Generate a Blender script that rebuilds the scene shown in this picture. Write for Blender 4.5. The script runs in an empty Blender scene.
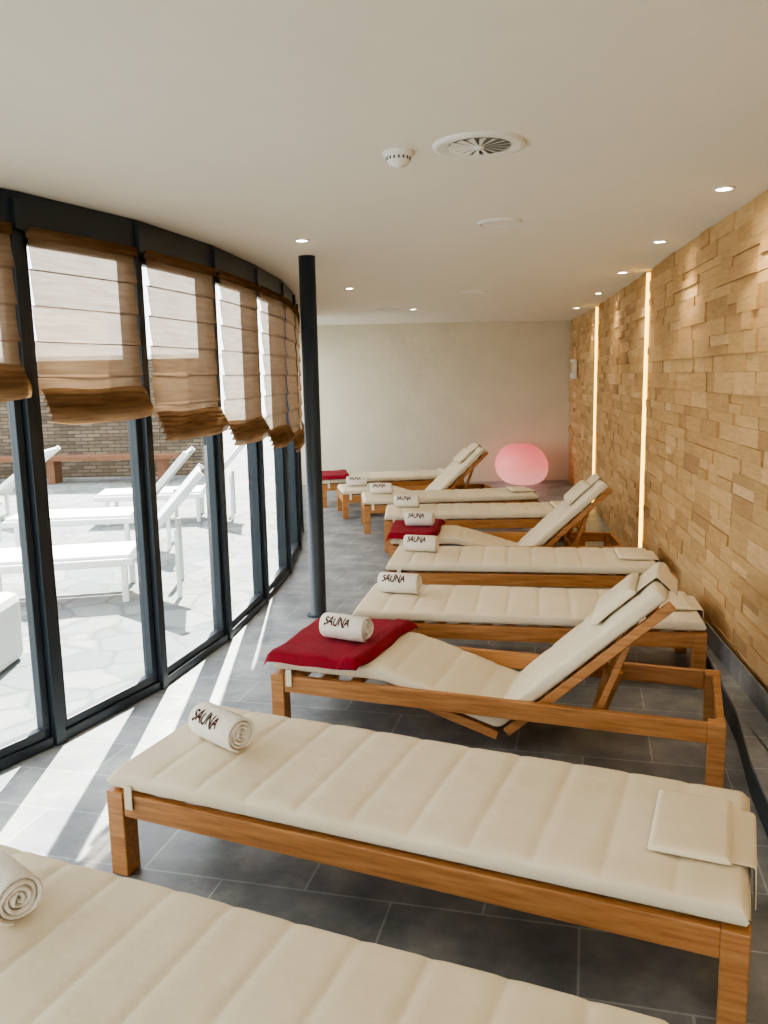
import bpy, bmesh, math, random
from mathutils import Vector, Matrix
random.seed(7)
scene=bpy.context.scene
scene.view_settings.view_transform='AgX'
scene.view_settings.look='AgX - Medium High Contrast'
scene.view_settings.exposure=1.12
H=2.52
# ---------------------------------------------------------------- helpers
def s2l(c): return c/12.92 if c<=0.04045 else ((c+0.055)/1.055)**2.4
def rgb(r,g,b): return (s2l(r/255),s2l(g/255),s2l(b/255),1)
def link(o): scene.collection.objects.link(o); return o
def empty(name,loc=(0,0,0),rz=0):
    e=bpy.data.objects.new(name,None); e.location=loc; e.rotation_euler=(0,0,rz); e.empty_display_size=.2
    return link(e)
def obj(name,bm,mats,parent=None,smooth=False,bevel=0):
    me=bpy.data.meshes.new(name)
    bmesh.ops.recalc_face_normals(bm,faces=bm.faces[:])
    bm.to_mesh(me); bm.free()
    if not isinstance(mats,(list,tuple)): mats=[mats]
    for m in mats: me.materials.append(m)
    if smooth:
        for p in me.polygons: p.use_smooth=True
    o=link(bpy.data.objects.new(name,me))
    if parent: o.parent=parent
    if bevel:
        md=o.modifiers.new('bev','BEVEL'); md.width=bevel; md.segments=2; md.limit_method='ANGLE'
    return o
def box(bm,x0,x1,y0,y1,z0,z1,M=None,mi=0):
    vs=[Vector((x,y,z)) for x in (x0,x1) for y in (y0,y1) for z in (z0,z1)]
    if M is not None: vs=[M@v for v in vs]
    v=[bm.verts.new(p) for p in vs]
    fs=[]
    for f in ((0,1,3,2),(4,6,7,5),(0,4,5,1),(2,3,7,6),(0,2,6,4),(1,5,7,3)):
        fc=bm.faces.new([v[i] for i in f]); fc.material_index=mi; fs.append(fc)
    return fs
def lathe(bm,prof,seg=32,M=None,mi=0,cap=True):
    rings=[]
    for r,z in prof:
        ring=[]
        for i in range(seg):
            a=2*math.pi*i/seg
            p=Vector((r*math.cos(a),r*math.sin(a),z))
            if M is not None: p=M@p
            ring.append(bm.verts.new(p))
        rings.append(ring)
    for a,b in zip(rings,rings[1:]):
        for i in range(seg):
            f=bm.faces.new((a[i],a[(i+1)%seg],b[(i+1)%seg],b[i])); f.material_index=mi
    if cap:
        bm.faces.new(rings[0]).material_index=mi
        bm.faces.new(rings[-1][::-1]).material_index=mi
# ---------------------------------------------------------------- materials
class MB:
    def __init__(s,name):
        s.m=bpy.data.materials.new(name); s.m.use_nodes=True
        s.nt=s.m.node_tree; s.n=s.nt.nodes; s.l=s.nt.links
        s.bsdf=s.n['Principled BSDF']; s.out=s.n['Material Output']
    def node(s,t,**kw):
        nd=s.n.new(t)
        for k,v in kw.items():
            if k in nd.inputs.keys(): nd.inputs[k].default_value=v
            else: setattr(nd,k,v)
        return nd
    def coords(s,kind='Object',scale=(1,1,1),rot=(0,0,0)):
        tc=s.node('ShaderNodeTexCoord'); mp=s.node('ShaderNodeMapping')
        mp.inputs['Scale'].default_value=scale; mp.inputs['Rotation'].default_value=rot
        s.l.new(tc.outputs[kind],mp.inputs['Vector']); return mp.outputs[0]
    def noise(s,vec,scale=5,detail=4,rough=.5):
        nd=s.node('ShaderNodeTexNoise'); nd.inputs['Scale'].default_value=scale
        nd.inputs['Detail'].default_value=detail; nd.inputs['Roughness'].default_value=rough
        if vec is not None: s.l.new(vec,nd.inputs['Vector'])
        return nd.outputs['Fac']
    def ramp(s,fac,stops):
        nd=s.node('ShaderNodeValToRGB'); cr=nd.color_ramp
        while len(cr.elements)<len(stops): cr.elements.new(.5)
        for e,(p,c) in zip(cr.elements,stops): e.position=p; e.color=c
        s.l.new(fac,nd.inputs[0]); return nd.outputs[0]
    def bump(s,fac,strength=.3,dist=.01):
        nd=s.node('ShaderNodeBump'); nd.inputs['Strength'].default_value=strength; nd.inputs['Distance'].default_value=dist
        s.l.new(fac,nd.inputs['Height']); s.l.new(nd.outputs[0],s.bsdf.inputs['Normal'])
    def set(s,**kw):
        for k,v in kw.items(): s.bsdf.inputs[k.replace('_',' ')].default_value=v
def simple(name,col,rough=.5,metal=0,bump=None,var=.0,nscale=8):
    b=MB(name); b.set(Roughness=rough,Metallic=metal)
    v=b.coords()
    n=b.noise(v,nscale,4)
    k=1-var
    b.l.new(b.ramp(n,[(.3,(col[0]*k,col[1]*k,col[2]*k,1)),(.7,col)]),b.bsdf.inputs['Base Color'])
    if bump: b.bump(b.noise(v,bump[0],3),bump[1],bump[2])
    return b.m
M_ceil=simple('ceiling_paint',rgb(240,235,223),.9,var=.02)
M_plaster=simple('plaster_wall',rgb(228,218,195),.92,bump=(9,.35,.02),var=.08,nscale=2.5)
M_white=simple('white_plastic',rgb(240,238,232),.45,var=.02)
M_steel=simple('dark_steel_paint',rgb(46,55,63),.42,.1,var=.15,nscale=4)
M_red=simple('red_terry',rgb(150,6,36),.95,bump=(260,.9,.004),var=.35,nscale=60)
M_towel=simple('white_terry',rgb(238,231,218),.97,bump=(240,.8,.004),var=.05,nscale=70)
M_ink=simple('towel_embroidery',rgb(66,28,18),.9)
M_slot=simple('dark_slots',rgb(70,70,70),.8)
M_throat=simple('diffuser_throat',rgb(135,135,130),.7)
M_outw=simple('outdoor_white',rgb(225,226,224),.6,var=.04)
# canvas
b=MB('canvas_cushion'); b.set(Roughness=.92); v=b.coords()
b.l.new(b.ramp(b.noise(v,3,3),[(.3,rgb(224,210,182)),(.7,rgb(235,223,199))]),b.bsdf.inputs['Base Color'])
n1=b.noise(v,14,3); n2=b.noise(v,400,2)
mx=b.node('ShaderNodeMath',operation='MULTIPLY_ADD'); b.l.new(n2,mx.inputs[0]); mx.inputs[1].default_value=.12; b.l.new(n1,mx.inputs[2])
b.bump(mx.outputs[0],.35,.010); M_canvas=b.m
# teak
b=MB('teak_wood'); b.set(Roughness=.45); v=b.coords(scale=(1.2,14,14))
g=b.noise(v,4,6,.6)
b.l.new(b.ramp(g,[(.25,rgb(146,96,52)),(.5,rgb(182,127,76)),(.78,rgb(206,154,102))]),b.bsdf.inputs['Base Color'])
b.bump(g,.15,.003); M_teak=b.m
# wood blocks
b=MB('split_wood_blocks'); b.set(Roughness=.75)
at=b.node('ShaderNodeAttribute',attribute_name='tint')
v=b.coords(scale=(9,.9,9)); g=b.noise(v,5,6,.65)
base=b.ramp(at.outputs['Fac'],[(0,rgb(182,146,100)),(.4,rgb(205,167,116)),(.75,rgb(218,182,132)),(1,rgb(230,198,152))])
gr=b.ramp(g,[(.3,(.76,.71,.63,1)),(.62,(1,1,1,1))])
mm=b.node('ShaderNodeMixRGB',blend_type='MULTIPLY'); mm.inputs[0].default_value=.8
b.l.new(base,mm.inputs[1]); b.l.new(gr,mm.inputs[2]); b.l.new(mm.outputs[0],b.bsdf.inputs['Base Color'])
b.bump(g,.5,.008); M_block=b.m
# floor tiles
b=MB('slate_floor_tiles'); v=b.coords(rot=(0,0,math.radians(14)))
br=b.node('ShaderNodeTexBrick'); b.l.new(v,br.inputs['Vector'])
br.inputs['Scale'].default_value=1; br.inputs['Brick Width'].default_value=.6; br.inputs['Row Height'].default_value=.3
br.inputs['Mortar Size'].default_value=.004; br.inputs['Mortar Smooth'].default_value=.1; br.inputs['Bias'].default_value=0
br.inputs['Color1'].default_value=(.9,.9,.9,1); br.inputs['Color2'].default_value=(1.1,1.1,1.1,1); br.inputs['Mortar'].default_value=(1.7,1.7,1.7,1)
v2=b.coords(); nn=b.noise(v2,3.5,8,.65)
sl=b.ramp(nn,[(.3,rgb(102,107,111)),(.5,rgb(132,134,136)),(.72,rgb(168,168,165))])
mm=b.node('ShaderNodeMixRGB',blend_type='MULTIPLY'); mm.inputs[0].default_value=1
b.l.new(sl,mm.inputs[1]); b.l.new(br.outputs['Color'],mm.inputs[2]); b.l.new(mm.outputs[0],b.bsdf.inputs['Base Color'])
b.set(Roughness=.42); b.bump(nn,.22,.01); M_floor=b.m
# terrace stone
b=MB('terrace_flagstones'); v=b.coords(); vn=b.node('ShaderNodeTexNoise'); vn.inputs['Scale'].default_value=2.5; b.l.new(v,vn.inputs['Vector'])
mxv=b.node('ShaderNodeMixRGB'); mxv.inputs[0].default_value=.12; b.l.new(v,mxv.inputs[1]); b.l.new(vn.outputs['Color'],mxv.inputs[2]); v=mxv.outputs[0]
vo=b.node('ShaderNodeTexVoronoi',feature='DISTANCE_TO_EDGE'); vo.inputs['Scale'].default_value=3.6; b.l.new(v,vo.inputs['Vector'])
vc=b.node('ShaderNodeTexVoronoi'); vc.inputs['Scale'].default_value=3.6; b.l.new(v,vc.inputs['Vector'])
e=b.ramp(vo.outputs['Distance'],[(.02,(.6,.6,.6,1)),(.07,(1,1,1,1))])
c=b.ramp(vc.outputs['Color'],[(0,rgb(94,102,104)),(1,rgb(138,141,139))])
mm=b.node('ShaderNodeMixRGB',blend_type='MULTIPLY'); mm.inputs[0].default_value=1
b.l.new(e,mm.inputs[1]); b.l.new(c,mm.inputs[2]); b.l.new(mm.outputs[0],b.bsdf.inputs['Base Color']); b.set(Roughness=.8); M_terr=b.m
# stone wall
b=MB('stacked_stone'); b.set(Roughness=.9); v=b.coords(rot=(math.radians(90),0,0))
br=b.node('ShaderNodeTexBrick'); b.l.new(v,br.inputs['Vector'])
br.inputs['Scale'].default_value=1; br.inputs['Brick Width'].default_value=.24; br.inputs['Row Height'].default_value=.065; br.inputs['Mortar Size'].default_value=.008
br.inputs['Color1'].default_value=rgb(70,62,52); br.inputs['Color2'].default_value=rgb(112,101,86); br.inputs['Mortar'].default_value=rgb(40,35,30)
b.l.new(br.outputs['Color'],b.bsdf.inputs['Base Color']); M_stone=b.m
# glass
b=MB('window_glass'); tr=b.node('ShaderNodeBsdfTransparent'); tr.inputs[0].default_value=(.94,.965,.96,1)
gl=b.node('ShaderNodeBsdfGlossy'); gl.inputs['Roughness'].default_value=.02
mx=b.node('ShaderNodeMixShader'); mx.inputs[0].default_value=.08
b.l.new(tr.outputs[0],mx.inputs[1]); b.l.new(gl.outputs[0],mx.inputs[2]); b.l.new(mx.outputs[0],b.out.inputs['Surface']); M_glass=b.m
# blind fabric
def blindmat(name,transp,c1,c2):
    b=MB(name); v=b.coords(scale=(5,5,60)); n=b.noise(v,1,3)
    col=b.ramp(n,[(.3,c1),(.7,c2)])
    df=b.node('ShaderNodeBsdfDiffuse'); tl=b.node('ShaderNodeBsdfTranslucent'); tr=b.node('ShaderNodeBsdfTransparent'); tr.inputs[0].default_value=(1,.87,.74,1)
    b.l.new(col,df.inputs[0]); b.l.new(col,tl.inputs[0])
    m1=b.node('ShaderNodeMixShader'); m1.inputs[0].default_value=.4
    b.l.new(df.outputs[0],m1.inputs[1]); b.l.new(tl.outputs[0],m1.inputs[2])
    mr=b.node('ShaderNodeMapRange'); b.l.new(n,mr.inputs[0])
    mr.inputs[1].default_value=.35; mr.inputs[2].default_value=.65; mr.inputs[3].default_value=transp*.88; mr.inputs[4].default_value=transp*1.12
    m2=b.node('ShaderNodeMixShader'); b.l.new(mr.outputs[0],m2.inputs[0])
    b.l.new(m1.outputs[0],m2.inputs[1]); b.l.new(tr.outputs[0],m2.inputs[2]); b.l.new(m2.outputs[0],b.out.inputs['Surface'])
    return b.m
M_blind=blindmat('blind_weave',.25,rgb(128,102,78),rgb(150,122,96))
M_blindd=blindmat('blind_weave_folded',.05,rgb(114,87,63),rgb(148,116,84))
M_rod=simple('blind_rod',rgb(120,94,70),.8)
def emis(name,col,st):
    b=MB(name); e=b.node('ShaderNodeEmission'); e.inputs[0].default_value=col; e.inputs[1].default_value=st
    b.l.new(e.outputs[0],b.out.inputs['Surface']); return b.m
M_led=emis('warm_led',rgb(255,206,96),2.6)
M_lamp=emis('downlight_glow',rgb(255,240,215),30)
b=MB('pink_glow_plastic'); tc=b.coords(kind='Generated'); sx=b.node('ShaderNodeSeparateXYZ'); b.l.new(tc,sx.inputs[0])
c=b.ramp(sx.outputs['Z'],[(0,rgb(255,184,174)),(.5,rgb(246,142,138)),(1,rgb(224,112,118))])
b.l.new(c,b.bsdf.inputs['Base Color']); b.l.new(c,b.bsdf.inputs['Emission Color']); b.set(Roughness=.4); b.bsdf.inputs['Emission Strength'].default_value=.34; M_pink=b.m
# ---------------------------------------------------------------- room outline
WIN=[(-5,-3.5),(-4.9,-2.5),(-4.7,-1.5),(-4.4,-.6),(-4.0,.2),(-3.5,1.0),(-2.98,1.68),(-2.48,2.35),(-2.02,3.04),(-1.60,3.75),(-1.285,4.45),(-1.07,5.30),(-.945,6.21),(-.87,7.15),(-.88,8.15),(-.95,9.15),(-1.05,10.15),(-1.17,11.15),(-1.3,12.2),(-1.42,13.3)]
WW=[(-3.5,.80),(0,1.26),(3.92,1.79),(5.16,1.96),(6.99,2.22),(8.7,2.46),(10.43,2.69),(12,2.87),(13.3,3.0)]
def wx(y):
    for (a,xa),(c,xc) in zip(WW,WW[1:]):
        if y<=c: return xa+(xc-xa)*(y-a)/(c-a)
    return WW[-1][1]
def poly_slab(name,pts,z0,z1,mat):
    bm=bmesh.new(); lo=[bm.verts.new((x,y,z0)) for x,y in pts]; hi=[bm.verts.new((x,y,z1)) for x,y in pts]
    bm.faces.new(lo); bm.faces.new(hi); n=len(pts)
    for i in range(n): bm.faces.new((lo[i],lo[(i+1)%n],hi[(i+1)%n],hi[i]))
    return obj(name,bm,mat)
out=[(x-.08,y) for x,y in WIN]+[(x+.16,y) for y,x in reversed(WW)]
poly_slab('floor',out,-.12,0,M_floor)
poly_slab('ceiling',out,H,H+.2,M_ceil)
bm=bmesh.new(); box(bm,-1.55,3.2,13.3,13.45,0,H); obj('wall_back',bm,M_plaster)
# unseen front end behind the viewer, glazing added to brighten the room with sky
bm=bmesh.new(); box(bm,-5.1,1.0,-3.62,-3.5,0,.1); box(bm,-5.1,1.0,-3.62,-3.5,H-.15,H)
for k in range(6): x=-5.05+k*1.2; box(bm,x,x+.07,-3.62,-3.5,.1,H-.15)
obj('wall_front_fill_frame',bm,M_steel)
bm=bmesh.new(); box(bm,-5,.96,-3.565,-3.56,.1,H-.15); obj('window_20',bm,M_glass)
# right wall: backing + blocks
pts=[(x+.02,y) for y,x in WW]+[(x+.16,y) for y,x in reversed(WW)]
wr=empty('wall_right')
bk=poly_slab('backing',pts,0,H,simple('wall_backing',rgb(120,82,45),.9)); bk.parent=wr
bm=bmesh.new(); lay=bm.faces.layers.float.new('tintf')
gaps=[(6.92,7.03),(10.33,10.5)]
z=0.0
while z<H-.01:
    rh=random.choice([.06,.075,.09,.1,.115]); 
    if z+rh>H-.05: rh=H-z-.001
    y=-3.48+random.random()*.2
    while y<13.27:
        ln=random.uniform(.16,.5); y2=min(y+ln,13.28)
        if 13.28-y2<.08: y2=13.28
        for g0,g1 in gaps:
            if y<g0-1e-6 and y2>g0-.07: y2=g0
            if g0-1e-6<=y<g1: y=g1; y2=g1+ln
        x0,x1=wx(y),wx(y2)
        t=Vector((x1-x0,y2-y,0)); L=t.length; t.normalize()
        M=Matrix(((t.x,t.y,0,x0),(t.y,-t.x,0,y),(0,0,1,z),(0,0,0,1)))
        parts=[(0,rh)] if (rh<.1 or random.random()<.5) else [(0,rh*.5),(rh*.5,rh)]
        for a0,a1 in parts:
            dd=random.choice([0,0,.004,.007,.011,.016])-.012
            fs=box(bm,.0008,L-.0008,.022,-.016-dd,a0+.0008,a1-.0008,M)
            tt=min(1,max(0,random.gauss(.5,.22)))
            for f in fs: f[lay]=tt
        y=y2
    z+=rh
me=bpy.data.meshes.new('wood_blocks'); bmesh.ops.recalc_face_normals(bm,faces=bm.faces[:])
bm.to_mesh(me); bm.free()
fl=[d.value for d in me.attributes['tintf'].data]
at=me.attributes.new('tint','FLOAT','FACE')
for i,vv in enumerate(fl): at.data[i].value=vv
me.materials.append(M_block)
o=link(bpy.data.objects.new('wood_blocks',me)); o.parent=wr
for k,(g0,g1) in enumerate(gaps):
    bm=bmesh.new(); ym=(g0+g1)/2; x=wx(ym)
    box(bm,x-.021,x+.003,g1-.03,g1-.003,.03,H-.02)
    obj('led_light_strip',bm,M_led)
# ledge
ed=[(1.0,-3.0),(1.18,0),(1.25,1.5),(1.33,2.6),(1.45,3.11),(1.60,3.6),(1.69,4.0),(1.81,4.6)]
back=[(wx(y)-.034,y) for y in (4.6,3.92,2,0,-3.0)]
sh=poly_slab('shelf_top',ed+back,.135,.155,M_floor)
e=empty('stone_ledge'); sh.parent=e
s2=poly_slab('steel_face',[(x+.008,y) for x,y in ed[:-1]]+[ed[-1]]+back,0,.134,M_steel); s2.parent=e
# tiled skirting above the ledge
sk=poly_slab('baseboard_right',[(wx(y)-.045,y) for y in (-3,0,2,3.92,4.6)]+[(wx(y)-.034,y) for y in (4.6,3.92,2,0,-3)],.156,.27,M_floor)
# thermometer box on wood wall
bm=bmesh.new(); y=12.3; x=wx(y)-.034
box(bm,x-.06,x,y,y+.16,1.62,1.9,mi=0); box(bm,x-.065,x-.06,y+.02,y+.14,1.7,1.86,mi=1)
obj('wall_thermometer',bm,[M_white,simple('gauge_face',rgb(200,180,130),.5)],bevel=.006)
# ---------------------------------------------------------------- windows
def panelM(a,c):
    a=Vector((*a,0)); c=Vector((*c,0)); t=(c-a); L=t.length; t.normalize()
    return Matrix(((t.x,t.y,0,a.x),(t.y,-t.x,0,a.y),(0,0,1,0),(0,0,0,1))),L
HB=2.36
for i,(a,c) in enumerate(zip(WIN,WIN[1:])):
    M,L=panelM(a,c)
    e=empty('window_%d'%(i+1))
    bm=bmesh.new()
    box(bm,-.03,.03,-.07,.045,0,HB,M)
    for x0,x1 in ((.034,.07),(L-.07,L-.034)): box(bm,x0,x1,-.03,.02,.05,HB,M)
    box(bm,.031,L-.031,-.05,.035,0,.05,M); box(bm,.034,L-.034,-.03,.02,.051,.095,M)
    box(bm,.034,L-.034,-.03,.02,HB-.05,HB,M)
    obj('frame',bm,M_steel,e,bevel=.004)
    bm=bmesh.new(); box(bm,.068,L-.068,-.006,.0,.09,HB-.04,M); obj('glass',bm,M_glass,e)
bm=bmesh.new()
for a,c in zip(WIN,WIN[1:]):
    M,L=panelM(a,c); box(bm,-.02,L+.02,-.08,.05,HB,H-.001,M)
    box(bm,-.03,.03,.05,.07,HB,H-.03,M)
obj('trim_1',bm,M_steel)
def blind(a,c,zb):
    M,L=panelM(a,c); bm=bmesh.new(); nx=14
    x0,x1=.03,L-.05; ZT0=HB-.01
    def sheet(f,nz,mi,z0,z1):
        g=[]
        for j in range(nz+1):
            row=[]
            for k in range(nx+1):
                u=k/nx; w=j/nz; yy,zz=f(u,w,z0+(z1-z0)*w)
                row.append(bm.verts.new(M@Vector((x0+(x1-x0)*u,yy,zz))))
            g.append(row)
        for j in range(nz):
            for k in range(nx):
                bm.faces.new((g[j][k],g[j][k+1],g[j+1][k+1],g[j+1][k])).material_index=mi
    ph=random.random()*6
    def f1(u,w,z):
        q=((ZT0-z)/.155)%1
        return .062+.016*q*q+.006*math.sin(u*5+ph+z*3), z
    sheet(f1,84,0,ZT0,zb+.13)
    for s in range(4):
        sag=.012+.006*s
        zt=zb+.155-.022*s; z2=zb+.10-.03*s; am=random.uniform(.5,1.2)
        def f2(u,w,z,s=s,zt=zt,z2=z2,sag=sag,am=am):
            yy=.07+.012*s+.02*math.sin(w*math.pi*.9)
            return yy, zt+(z2-zt)*w - sag*am*math.sin(math.pi*u)*w + .005*math.sin(u*9+ph+s)
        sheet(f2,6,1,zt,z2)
    k=1
    while ZT0-.155*k>zb+.17:
        z=ZT0-.155*k; box(bm,x0,x1,.060,.066,z-.0025,z+.0025,M,2); k+=1
    box(bm,x0,x1,.052,.085,ZT0-.02,ZT0+.025,M,1)
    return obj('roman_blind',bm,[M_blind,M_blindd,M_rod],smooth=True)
ZB={5:1.66,6:1.66,7:1.66,8:1.63,9:1.52,10:1.38,11:1.28,12:1.17,13:1.06}
for i in range(5,17): blind(WIN[i],WIN[i+1],ZB.get(i,1.02))
# ---------------------------------------------------------------- column
bm=bmesh.new(); lathe(bm,[(.085,0),(.085,.008),(.057,.01),(.057,H-.001)],32); 
o=obj('steel_column',bm,M_steel,smooth=False); o.location=(-.49,5.83,0)
for p in o.data.polygons: p.use_smooth=abs(p.normal.z)<.5
# ---------------------------------------------------------------- ceiling fixtures
def downlight(x,y,r=.05,power=9):
    e=empty('recessed_downlight',(x,y,H))
    bm=bmesh.new(); lathe(bm,[(r*.66,-.001),(r*.72,-.008),(r,-.006),(r,0)],28,cap=False); obj('ring',bm,M_white,e,True)
    bm=bmesh.new(); lathe(bm,[(r*.62,-.005),(r*.62,-.001)],24); obj('lens',bm,M_lamp,e)
    l=bpy.data.lights.new('downlight_lamp','SPOT'); l.energy=power; l.color=(1,.87,.68); l.spot_size=math.radians(110); l.spot_blend=.8; l.shadow_soft_size=.04
    lo=link(bpy.data.objects.new('downlight_lamp',l)); lo.parent=e; lo.location=(0,0,-.03)
for x,y in ((1.58,3.96),(1.79,5.48),(2.02,7.09),(2.28,8.88),(2.5,10.8),(-.46,5.16),(-.28,7.91),(.41,10.48),(1.25,2.1),(1.0,.4)): downlight(x,y)
def disc(x,y,r,name='ceiling_speaker'):
    bm=bmesh.new(); lathe(bm,[(r*.2,-.010),(r*.8,-.012),(r*.86,-.003),(r*.9,-.014),(r,-.012),(r*1.02,0)],36,cap=True)
    o=obj(name,bm,M_white,smooth=False); o.location=(x,y,H)
disc(.66,4.70,.12); disc(.95,8.52,.13); disc(.10,10.4,.14)
e=empty('air_diffuser',(.37,3.16,H))
bm=bmesh.new(); lathe(bm,[(.115,-.006),(.15,-.012),(.168,-.008),(.17,0)],48,cap=False); lathe(bm,[(.018,-.016),(.018,-.004)],20); obj('ring',bm,M_white,e,True)
bm=bmesh.new(); lathe(bm,[(.115,-.0015),(.115,-.0005)],40); obj('throat',bm,M_throat,e)
bm=bmesh.new()
for k in range(16):
    M=Matrix.Rotation(2*math.pi*k/16,4,'Z')@Matrix.Translation((0,0,-.009))@Matrix.Rotation(math.radians(10),4,'X')
    vs=[M@Vector(p) for p in ((.015,-.002,0),(.115,-.013,0),(.115,.013,0),(.015,.002,0))]
    f=bm.faces.new([bm.verts.new(p) for p in vs])
obj('vanes',bm,M_white,e)
e=empty('smoke_detector',(.08,3.24,H))
bm=bmesh.new(); lathe(bm,[(.058,0),(.058,-.010),(.045,-.016),(.043,-.03),(.036,-.045),(.012,-.052),(.012,-.055),(.002,-.055)],36,cap=False); obj('housing',bm,M_white,e,True)
bm=bmesh.new()
for k in range(16):
    M=Matrix.Rotation(2*math.pi*k/16,4,'Z'); box(bm,.041,.0455,-.003,.003,-.029,-.019,M)
obj('slots',bm,M_slot,e)
# ---------------------------------------------------------------- lounger
def resample(path,n,sm):
    P=[Vector(p) for p in path]; d=[0]
    for a,c in zip(P,P[1:]): d.append(d[-1]+(c-a).length)
    T=d[-1]; res=[]
    for i in range(n+1):
        s=T*i/n
        for k in range(len(P)-1):
            if s<=d[k+1]+1e-9: break
        res.append(P[k].lerp(P[k+1],(s-d[k])/(d[k+1]-d[k])))
    for _ in range(sm):
        res=[res[0]]+[(res[i-1]+res[i]*2+res[i+1])/4 for i in range(1,n)]+[res[-1]]
    return res,T
def pad(bm,path,y0,y1,T,pitch=.2,n=220,sm=14,puff=.25,endr=.03,ex=.22,wob=0):
    pts,tot=resample(path,n,sm); K=40; rings=[]; s=0
    for i,p in enumerate(pts):
        if i: s+=(pts[i]-pts[i-1]).length
        a=pts[max(i-1,0)]; c=pts[min(i+1,n)]; t=(c-a).normalized(); N=Vector((-t.y,t.x))
        th=T*((1-puff)+puff*min(1,abs(math.sin(math.pi*s/pitch))*1.8)**.5)
        de=min(s,tot-s)
        if de<endr: th*=max(.25,math.sqrt(max(0,1-(1-de/endr)**2)))
        ring=[]; hw=(y1-y0)/2
        for k in range(K):
            an=2*math.pi*k/K; ca,sa=math.cos(an),math.sin(an)
            w=hw*math.copysign(abs(ca)**ex,ca); 
            hh=math.copysign(abs(sa)**.5,sa)
            off=T*.5+ (th*.5 + (th-T)*.5)*hh if hh>0 else T*.5+T*.5*hh*(.25 if de<1e-6 else 1)
            off+=wob*math.sin(w*9+s*7)*(hh>0)
            q=p+N*off
            ring.append(bm.verts.new((q.x,(y0+y1)/2+w,q.y)))
        rings.append(ring)
    for a,c in zip(rings,rings[1:]):
        for k in range(K): bm.faces.new((a[k],a[(k+1)%K],c[(k+1)%K],c[k]))
    bm.faces.new(rings[0]); bm.faces.new(rings[-1][::-1])
def FTof(recl): return .28 if recl else .31
def lounger(x,y,ang,L=1.95,W=.66,recl=False,pillow=True):
    FT=FTof(recl)
    e=empty('sun_lounger',(x,y,0),math.radians(ang))
    bm=bmesh.new(); lg=.07
    for lx in (0,L-lg):
        for ly in (0,W-lg): box(bm,lx,lx+lg,ly,ly+lg,0,FT)
    for ly in (0.004,W-.036): box(bm,lg,L-lg,ly,ly+.032,FT-.085,FT-.001)
    for lx in (0.004,L-.036): box(bm,lx,lx+.032,lg,W-lg,FT-.085,FT-.001)
    if not recl:
        n=14
        for k in range(n):
            xs=.09+(L-.25)*k/(n-1); box(bm,xs,xs+.06,.036,W-.036,FT-.024,FT-.004)
        path=[(.0,FT+.002),(L-.002,FT+.002)]
    else:
        path=[(.0,FT+.004),(.56,FT+.004),(1.12,.115),(1.82,.77)]
        for xs in (.1,.25,.4): box(bm,xs,xs+.06,.036,W-.036,FT-.024,FT-.004)
        box(bm,1.52,1.56,.036,W-.036,FT-.085,FT-.03)
        for seg in ((path[1],path[2]),(path[2],path[3])):
            a=Vector(seg[0]); c=Vector(seg[1]); t=(c-a); ln=t.length; t.normalize()
            M=Matrix(((t.x,0,-t.y,a.x),(0,1,0,0),(t.y,0,t.x,a.y),(0,0,0,1)))
            for ly in (.045,W-.075): box(bm,0.02,ln,ly,ly+.03,-.045,-.004,M)
            k=.06
            while k<ln-.05: box(bm,k,k+.05,.076,W-.076,-.028,-.006,M); k+=.11
        a=Vector((1.54,.22)); c=Vector((1.66,.55)); t=(c-a); ln=t.length; t.normalize()
        M=Matrix(((t.x,0,-t.y,a.x),(0,1,0,0),(t.y,0,t.x,a.y),(0,0,0,1)))
        for ly in (.10,W-.125): box(bm,0,ln,ly,ly+.025,-.015,.015,M)
        a=Vector((1.50,.0)); c=Vector((1.59,FT-.03)); t=(c-a); ln=t.length; t.normalize()
        M=Matrix(((t.x,0,-t.y,a.x),(0,1,0,0),(t.y,0,t.x,a.y),(0,0,0,1)))
        box(bm,0.01,ln,W-.085,W-.04,-.03,.03,M)
    obj('frame',bm,M_teak,e,bevel=.004)
    bm=bmesh.new(); cy0,cy1=(.006,W-.006) if not recl else (.04,W-.04)
    pad(bm,path,cy0,cy1,.074,pitch=(L/11 if not recl else .2),wob=.0015,puff=.10)
    obj('cushion',bm,M_canvas,e,True)
    if pillow:
        bm=bmesh.new(); my=W/2
        if not recl:
            z=FT+.078
            pad(bm,[(L-.27,z),(L-.05,z)],my-.17,my+.17,.028,pitch=9,n=40,sm=0,puff=0,endr=.02)
            pad(bm,[(L-.06,z+.002),(L+.006,z),(L+.010,z-.12)],my-.15,my+.15,.006,pitch=9,n=40,sm=2,puff=0,endr=.002)
        else:
            a=Vector(path[2]); c=Vector(path[3]); t=(c-a).normalized(); N=Vector((-t.y,t.x))
            p0=c-t*.34+N*.08; p1=c-t*.1+N*.08
            pad(bm,[tuple(p0),tuple(p1)],my-.17,my+.17,.045,pitch=9,n=40,sm=0,puff=0,endr=.03)
            q0=c-t*.12+N*.084; q1=c+t*.006+N*.082; q2=c+t*.012-N*.03
            pad(bm,[tuple(q0),tuple(q1),tuple(q2)],my-.15,my+.15,.006,pitch=9,n=40,sm=2,puff=0,endr=.002)
        obj('pillow',bm,M_canvas,e,True)
    bm=bmesh.new()
    for xs in (.085,):
        for ys,ye in ((-.005,-.001),(W+.001,W+.005)): box(bm,xs,xs+.03,ys,ye,FT-.05,FT+.035)
    obj('straps',bm,M_canvas,e)
    return e
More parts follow.
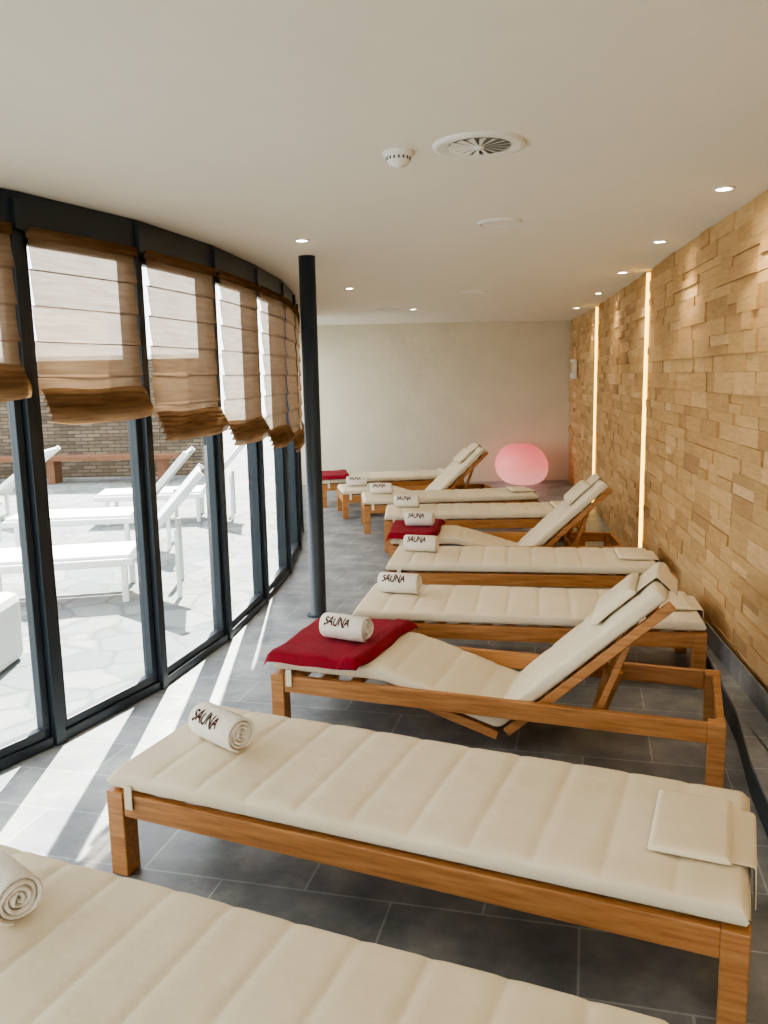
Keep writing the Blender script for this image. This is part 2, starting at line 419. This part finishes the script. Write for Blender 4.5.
LG=[(-1.48,1.68,-22.8,1.97,.66,False),(-.98,2.67,-23.5,2.04,.66,False),(-.57,3.86,-20,2.06,.68,True),(-.20,4.62,-10.8,1.95,.66,False),
(.0,5.82,-9,1.92,.66,False),(.04,6.88,-6,1.96,.68,True),(.0,7.95,-2,1.95,.66,False),(-.22,8.95,4,1.95,.66,False),(-.50,9.95,9,1.98,.68,True),(-.82,10.85,10,1.95,.66,False)]
for x,y,a,L,W,r in LG: lounger(x,y,a,L,W,r)
# ---------------------------------------------------------------- towels
def localpt(i,lx,ly):
    x,y,a=LG[i][:3]; a=math.radians(a); return x+lx*math.cos(a)-ly*math.sin(a), y+lx*math.sin(a)+ly*math.cos(a)
def roll(x,y,z,ang,ln=.25):
    R0,pit,turns,th=.006,.0145,4.0,.0125
    bm=bmesh.new(); n=110; rows=[]
    tmax=turns*2*math.pi
    def rr(t): return R0+pit*t/(2*math.pi)
    for i in range(n+1):
        t=tmax*i/n; r=rr(t); al=-math.pi/2-.3+t-tmax
        h=th/2
        prof=[(-ln/2+.004,h*.5),(-ln/2,0.),(-ln/2+.004,-h*.5),(-ln/2+.01,-h),(ln/2-.01,-h),(ln/2-.004,-h*.5),(ln/2,0.),(ln/2-.004,h*.5),(ln/2-.01,h),(0,h*1.15),(-ln/2+.01,h)]
        jit=.003*math.sin(i*.37)
        rows.append([bm.verts.new((px+jit,(r+dr)*math.cos(al),(r+dr)*math.sin(al)*.93)) for px,dr in prof])
    for a,c in zip(rows,rows[1:]):
        K=len(a)
        for k in range(K): bm.faces.new((a[k],a[(k+1)%K],c[(k+1)%K],c[k]))
    bm.faces.new(rows[0]); bm.faces.new(rows[-1][::-1])
    o=obj('rolled_towel',bm,M_towel,smooth=True)
    zb=(rr(tmax)+th/2)*.93
    o.location=(x,y,z+zb); o.rotation_euler=(0,0,math.radians(ang))
    cu=bpy.data.curves.new('txt','FONT'); cu.body='SAUNA'; cu.size=.068; cu.align_x='CENTER'; cu.align_y='CENTER'; cu.offset=.0016; cu.shear=.12; cu.space_character=.95
    to=bpy.data.objects.new('txt',cu); link(to); bpy.context.view_layer.update()
    me=bpy.data.meshes.new_from_object(to.evaluated_get(bpy.context.evaluated_depsgraph_get()))
    bpy.data.objects.remove(to)
    bm=bmesh.new(); bm.from_mesh(me)
    for k in range(-6,7):
        bmesh.ops.bisect_plane(bm,geom=bm.verts[:]+bm.edges[:]+bm.faces[:],plane_co=(0,k*.006,0),plane_no=(0,1,0))
    for v in bm.verts:
        s=v.co.y*(1+.18*math.sin(v.co.x*110+1))+.003*math.sin(v.co.x*70)
        al=math.pi-math.radians(36)-s/.066
        base=-math.pi/2-.3
        dd=(base-al)%(2*math.pi); t=tmax-dd
        r=rr(t)+th/2*1.15+.0015
        v.co=Vector((v.co.x*.66-.022,r*math.cos(al),r*math.sin(al)*.93))
    bm.to_mesh(me); bm.free(); me.materials.clear(); me.materials.append(M_ink); me.name='lettering'
    lo=link(bpy.data.objects.new('lettering',me)); lo.parent=o
    return o
def redtowel(i,lx0,lx1):
    x,y,a,L,W,r=LG[i]
    ZT=FTof(r)+.079
    bm=bmesh.new(); n=36; m=30
    def surf(u,w,top):
        lx=lx0+(lx1-lx0)*u+.015*math.sin(w*6)+ (w-.5)*.08*u; ly=-.02+(W+.04)*w
        z=ZT+.003
        ov=max(0,-.0-ly)+max(0,ly-W); zz=z-ov*.6
        ex=max(0,-.005-lx); zz-=ex*1.2
        zz+=.004*math.sin(w*17+u*5)*math.sin(u*11)
        if top:
            e=min(u,1-u,w,1-w); zz+=.034*min(1,(e/.05))**.5
            if u>.82: zz+=.010
        return (lx,ly,zz)
    T=[[bm.verts.new(surf(i2/n,j/m,True)) for j in range(m+1)] for i2 in range(n+1)]
    B=[[bm.verts.new(surf(i2/n,j/m,False)) for j in range(m+1)] for i2 in range(n+1)]
    for i2 in range(n):
        for j in range(m):
            bm.faces.new((T[i2][j],T[i2+1][j],T[i2+1][j+1],T[i2][j+1])); bm.faces.new((B[i2][j],B[i2][j+1],B[i2+1][j+1],B[i2+1][j]))
    for i2 in range(n):
        for j in (0,m): bm.faces.new((T[i2][j],T[i2+1][j],B[i2+1][j],B[i2][j]))
    for j in range(m):
        for i2 in (0,n): bm.faces.new((T[i2][j],T[i2][j+1],B[i2][j+1],B[i2][j]))
    o=obj('red_towel',bm,M_red,smooth=True); o.location=(x,y,0); o.rotation_euler=(0,0,math.radians(a))
redtowel(2,-.03,.5); redtowel(5,-.03,.42); redtowel(9,-.03,.4)
for i,lx,ly,da,red in ((0,.34,.42,-18,0),(1,.26,.33,-20,0),(2,.29,.28,-8,1),(3,.22,.38,-8,0),(4,.22,.38,-8,0),(5,.24,.33,-8,1),(6,.22,.38,-8,0),(7,.22,.38,-8,0),(8,.22,.33,-8,0)):
    x,y=localpt(i,lx,ly); roll(x,y,FTof(LG[i][5])+.077+(.041 if red else 0),LG[i][2]+da)
# ---------------------------------------------------------------- glowing stone lamp
bm=bmesh.new(); bmesh.ops.create_uvsphere(bm,u_segments=48,v_segments=40,radius=1)
for v in bm.verts:
    c=v.co.copy(); z=c.z; th=math.atan2(c.y,c.x); r0=math.hypot(c.x,c.y)
    rr_=min(1,r0**.62) if r0>1e-5 else 0
    w=1.0-.24*max(0,z)+.02*math.sin(3*th)-.03*max(0,-z)
    v.co=Vector((math.cos(th)*rr_*w*.41-.03*z,math.sin(th)*rr_*w*.38,math.copysign(abs(z)**.8,z)*.32))
o=obj('glowing_stone_lamp',bm,M_pink,smooth=True); o.location=(2.16,12.84,.321)
# ---------------------------------------------------------------- terrace
bm=bmesh.new(); box(bm,-40,20,-15,45,-.3,-.125)
obj('ground',bm,M_terr)
tp=[(-30,-12),(3,-12),(3,-3.63),(-5.085,-3.63)]+[(x-.085,y) for x,y in WIN]+[(-1.6,13.5),(-1.6,30),(-30,30)]
poly_slab('terrace_paving',tp,-.12,-.02,M_terr)
bm=bmesh.new(); box(bm,-16,-3.0,15.2,15.6,-.018,2.1); box(bm,-16.05,-2.95,15.15,15.65,2.1,2.18,mi=1); obj('garden_stone_wall',bm,[M_stone,M_outw])
bm=bmesh.new(); box(bm,-12,-3.6,14.2,14.65,.38,.45)
for x in (-11.8,-9.8,-7.8,-5.8,-3.9): box(bm,x,x+.12,14.25,14.6,-.018,.38)
obj('outdoor_bench',bm,simple('bench_wood',rgb(110,70,48),.7,var=.2))
def outlounger(x,y,ang,back=38):
    e=empty('terrace_lounger',(x,y,-.018),math.radians(ang)); bm=bmesh.new(); W=.68
    for ly in (0,W-.04): 
        box(bm,0,1.3,ly,ly+.04,.29,.35)
        for lx in (.12,1.2): box(bm,lx,lx+.05,ly,ly+.04,0,.29)
    box(bm,0,.04,.04,W-.04,.29,.35); box(bm,.02,1.28,.05,W-.05,.345,.375)
    t=math.radians(back); M=Matrix.Translation((1.28,0,.35))@Matrix.Rotation(-t,4,'Y')
    box(bm,0,.85,.05,W-.05,-.005,.025,M)
    for ly in (0.01,W-.05): box(bm,0,.87,ly,ly+.04,-.03,.03,M)
    for ly in (0.01,W-.05): box(bm,1.62,1.66,ly,ly+.03,0,.55)
    obj('body',bm,M_outw,e,bevel=.008)
outlounger(-3.85,8.2,6,48); outlounger(-3.5,9.9,8,48); outlounger(-3.25,6.1,12,48); outlounger(-6.2,10.2,5)
bm=bmesh.new(); box(bm,-2.85,-2.3,4.55,5.1,-.018,.42); obj('outdoor_pouf',bm,M_outw,bevel=.06)
e=empty('side_table',(-4.5,8.9,-.018)); bm=bmesh.new(); box(bm,-.25,.25,-.25,.25,.4,.44)
for sx_ in (-.22,.18):
    for sy_ in (-.22,.18): box(bm,sx_,sx_+.04,sy_,sy_+.04,0,.4)
obj('table_body',bm,M_outw,e,bevel=.005)
# ---------------------------------------------------------------- light
w=bpy.data.worlds.new('World'); scene.world=w; w.use_nodes=True
bg=w.node_tree.nodes['Background']; bg.inputs[0].default_value=(.95,.965,1,1); bg.inputs[1].default_value=2.6
s=bpy.data.lights.new('sun','SUN'); s.energy=17; s.color=(1,.96,.88); s.angle=math.radians(.53)
so=link(bpy.data.objects.new('sun',s))
to_sun=Vector((-.06,1,.97)).normalized(); so.rotation_euler=to_sun.to_track_quat('Z','Y').to_euler()
# ---------------------------------------------------------------- camera
p=math.atan(135/828.); r=.020; cp,sp=math.cos(p),math.sin(p)
X=Vector((1,0,0)); U=Vector((0,sp,cp)); B=Vector((0,-cp,sp))
R=math.cos(r)*X-math.sin(r)*U; UP=math.sin(r)*X+math.cos(r)*U
cam=bpy.data.cameras.new('camera'); cam.sensor_fit='VERTICAL'; cam.sensor_height=36; cam.sensor_width=27; cam.lens=828/1024*36
co=link(bpy.data.objects.new('camera',cam))
co.matrix_world=Matrix(((R.x,UP.x,B.x,0),(R.y,UP.y,B.y,0),(R.z,UP.z,B.z,1.7),(0,0,0,1)))
scene.camera=co
